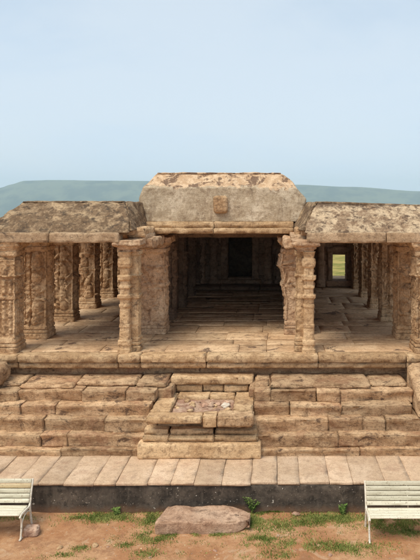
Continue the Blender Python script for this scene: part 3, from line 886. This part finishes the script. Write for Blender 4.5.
# loose chips lying on steps
# ------------------------------------------------------------------ benches
def tube(path, r, seg=8, flat=1.):
    V = []; F = []
    for i, p in enumerate(path):
        p = Vector(p); d = (Vector(path[min(i+1, len(path)-1)])-Vector(path[max(i-1, 0)])).normalized()
        s = Vector((1, 0, 0)); u = d.cross(s).normalized()
        for k in range(seg):
            a = 2*math.pi*k/seg; V.append(p+s*math.cos(a)*r*flat+u*math.sin(a)*r)
    n = len(path)
    for i in range(n-1):
        for k in range(seg): a, b_ = i*seg+k, i*seg+(k+1) % seg; F.append((a, b_, b_+seg, a+seg))
    F.append(tuple(range(seg-1, -1, -1))); F.append(tuple((n-1)*seg+k for k in range(seg)))
    return V, F
def spline(pts, n=10):
    out = []
    P = [pts[0]]+pts+[pts[-1]]
    for i in range(1, len(P)-2):
        for k in range(n):
            t_ = k/n; a, b_, c_, d = [Vector(P[i+j]) for j in (-1, 0, 1, 2)]
            out.append(.5*((2*b_)+(-a+c_)*t_+(2*a-5*b_+4*c_-d)*t_*t_+(-a+3*b_-3*c_+d)*t_**3))
    out.append(Vector(pts[-1])); return out
W = 1.52
def make_bench(loc, label, yellow):
    root = empty('park_bench', loc); tag(root, label, 'bench', 'benches below the terrace wall')
    # local: y=0 front feet, y=.52 rear; x 0..W
    for x in (0, W):
        b = MB()
        b.add(*tube(spline([(x, .50, 0), (x, .46, .18), (x, .42, .38), (x, .47, .60), (x, .56, .83)]), .022, 8, .9))           # rear leg + back post
        b.add(*tube(spline([(x, -.01, 0), (x, .03, .16), (x, .035, .30), (x, -.02, .40)]), .020, 8, .9))                        # front leg
        b.add(*tube(spline([(x, -.04, .395), (x, .02, .425), (x, .2, .415), (x, .38, .405), (x, .46, .52)]), .022, 8, .9))      # seat rail
        b.add(*tube(spline([(x, .02, .20), (x, .10, .31), (x, .25, .36), (x, .40, .30), (x, .45, .20)]), .012))                # curved brace
        b.add(*tube(spline([(x, -.05, 0.01), (x, .0, .015), (x, .05, .01)]), .018))
        b.build('side_frame', M['iron'], root)
    def slat(y, z, ang, w, mat, lab=None, t=.022):
        c_, s_ = math.cos(ang), math.sin(ang)
        v, f = block(-.0+.012, W-.012, -w/2, w/2, -t/2, t/2, .004, .001, .04, 6, rnd.random()*50, .002)
        v = [(p[0], y+p[1]*c_-p[2]*s_, z+p[1]*s_+p[2]*c_) for p in v]
        o = MB().add(v, f).build('slat', M[mat], root)
        if lab: o['label'] = lab
    for i in range(4): slat(.005+i*.098, .442-i*.004, -.03, .088, 'slat')
    for i in range(5):
        t_ = i/4; y = .43+.115*t_; z = .492+.078*4*t_
        mt = 'slat' if i < 1 else 'slat_grey'
        lb = None
        if i == 3 and yellow: mt = 'slat_yellow'; lb = 'yellowed back slat'
        slat(y-.025, z, 1.26, .073, mt, lb)
    b = MB()
    for x in (W/2,): b.add(*tube([(x, .40, .40), (x, .45, .60), (x, .545, .82)], .010)); b.add(*tube([(x, -.02, .42), (x, .4, .405)], .010))
    b.build('centre_strap', M['iron'], root)
    return root
make_bench((-4.50-W, 10.97, -2.345), 'cream slatted bench with a yellowed back slat at the left edge', True)
make_bench((1.66, 10.88, -2.345), 'cream slatted bench with weedy grass under it at the right edge', False)

# ------------------------------------------------------------------ haze, sky, sun
v, f = gridbox(1, 1, 1)
hz = MB().add([(-8000+a*15500, -600+b_*8200, -300+c*520) for a, b_, c in v], f).build('haze', bpy.data.materials.new('haze'), smooth=False)
tag(hz, kind='stuff', label='thin pale haze over the valley', cat='haze')
hm = hz.data.materials[0]; hm.use_nodes = True; nt = hm.node_tree; nt.nodes.clear()
out = nt.nodes.new('ShaderNodeOutputMaterial'); pv = nt.nodes.new('ShaderNodeVolumePrincipled')
pv.inputs['Color'].default_value = (.74, .91, 1, 1); pv.inputs['Density'].default_value = .00013; pv.inputs['Anisotropy'].default_value = -.1
nt.links.new(pv.outputs[0], out.inputs['Volume'])

EL, AZ = 61, 220      # sun elevation; compass-like azimuth it shines from (behind left of the camera)
w = bpy.data.worlds.new('World'); sc.world = w; w.use_nodes = True
t = NT(w.node_tree); bg = w.node_tree.nodes['Background']
sky = t.n('ShaderNodeTexSky'); sky.sky_type = 'NISHITA'; sky.sun_disc = False
sky.sun_elevation = R(EL); sky.sun_rotation = R(AZ); sky.air_density = 1.; sky.dust_density = 2.; sky.ozone_density = 1.
tc = t.n('ShaderNodeTexCoord').outputs['Generated']
sx = t.n('ShaderNodeSeparateXYZ'); t.l(tc, sx.inputs[0])
cl = t.noise(t.scale(tc, (1, 1, 3)), 1.6, 6, .55, .3)
veil = t.mix(t.ramp(sx.outputs[2], 0., .5), (6.6, 8.0, 9.5), (5.3, 6.5, 7.8))
veil = t.mix(t.math('MULTIPLY', t.ramp(cl, .42, .64), .65), veil, (7.4, 8.3, 9.1))
c = t.mix(.85, sky.outputs[0], veil)
t.l(c, bg.inputs['Color']); bg.inputs['Strength'].default_value = .1
sun = bpy.data.objects.new('sun', bpy.data.lights.new('sun', 'SUN')); C.objects.link(sun)
sun.data.energy = 2.9; sun.data.angle = R(34); sun.data.color = (1., .90, .75)
az = R(AZ); d = Vector((math.sin(az)*math.cos(R(EL)), math.cos(az)*math.cos(R(EL)), math.sin(R(EL))))
sun.rotation_euler = d.to_track_quat('Z', 'Y').to_euler()
sc.view_settings.view_transform = 'Standard'; sc.view_settings.look = 'None'
sc.view_settings.exposure = .16; sc.view_settings.gamma = 1.
sc.cycles.max_bounces = 8; sc.cycles.diffuse_bounces = 5; sc.cycles.volume_bounces = 1
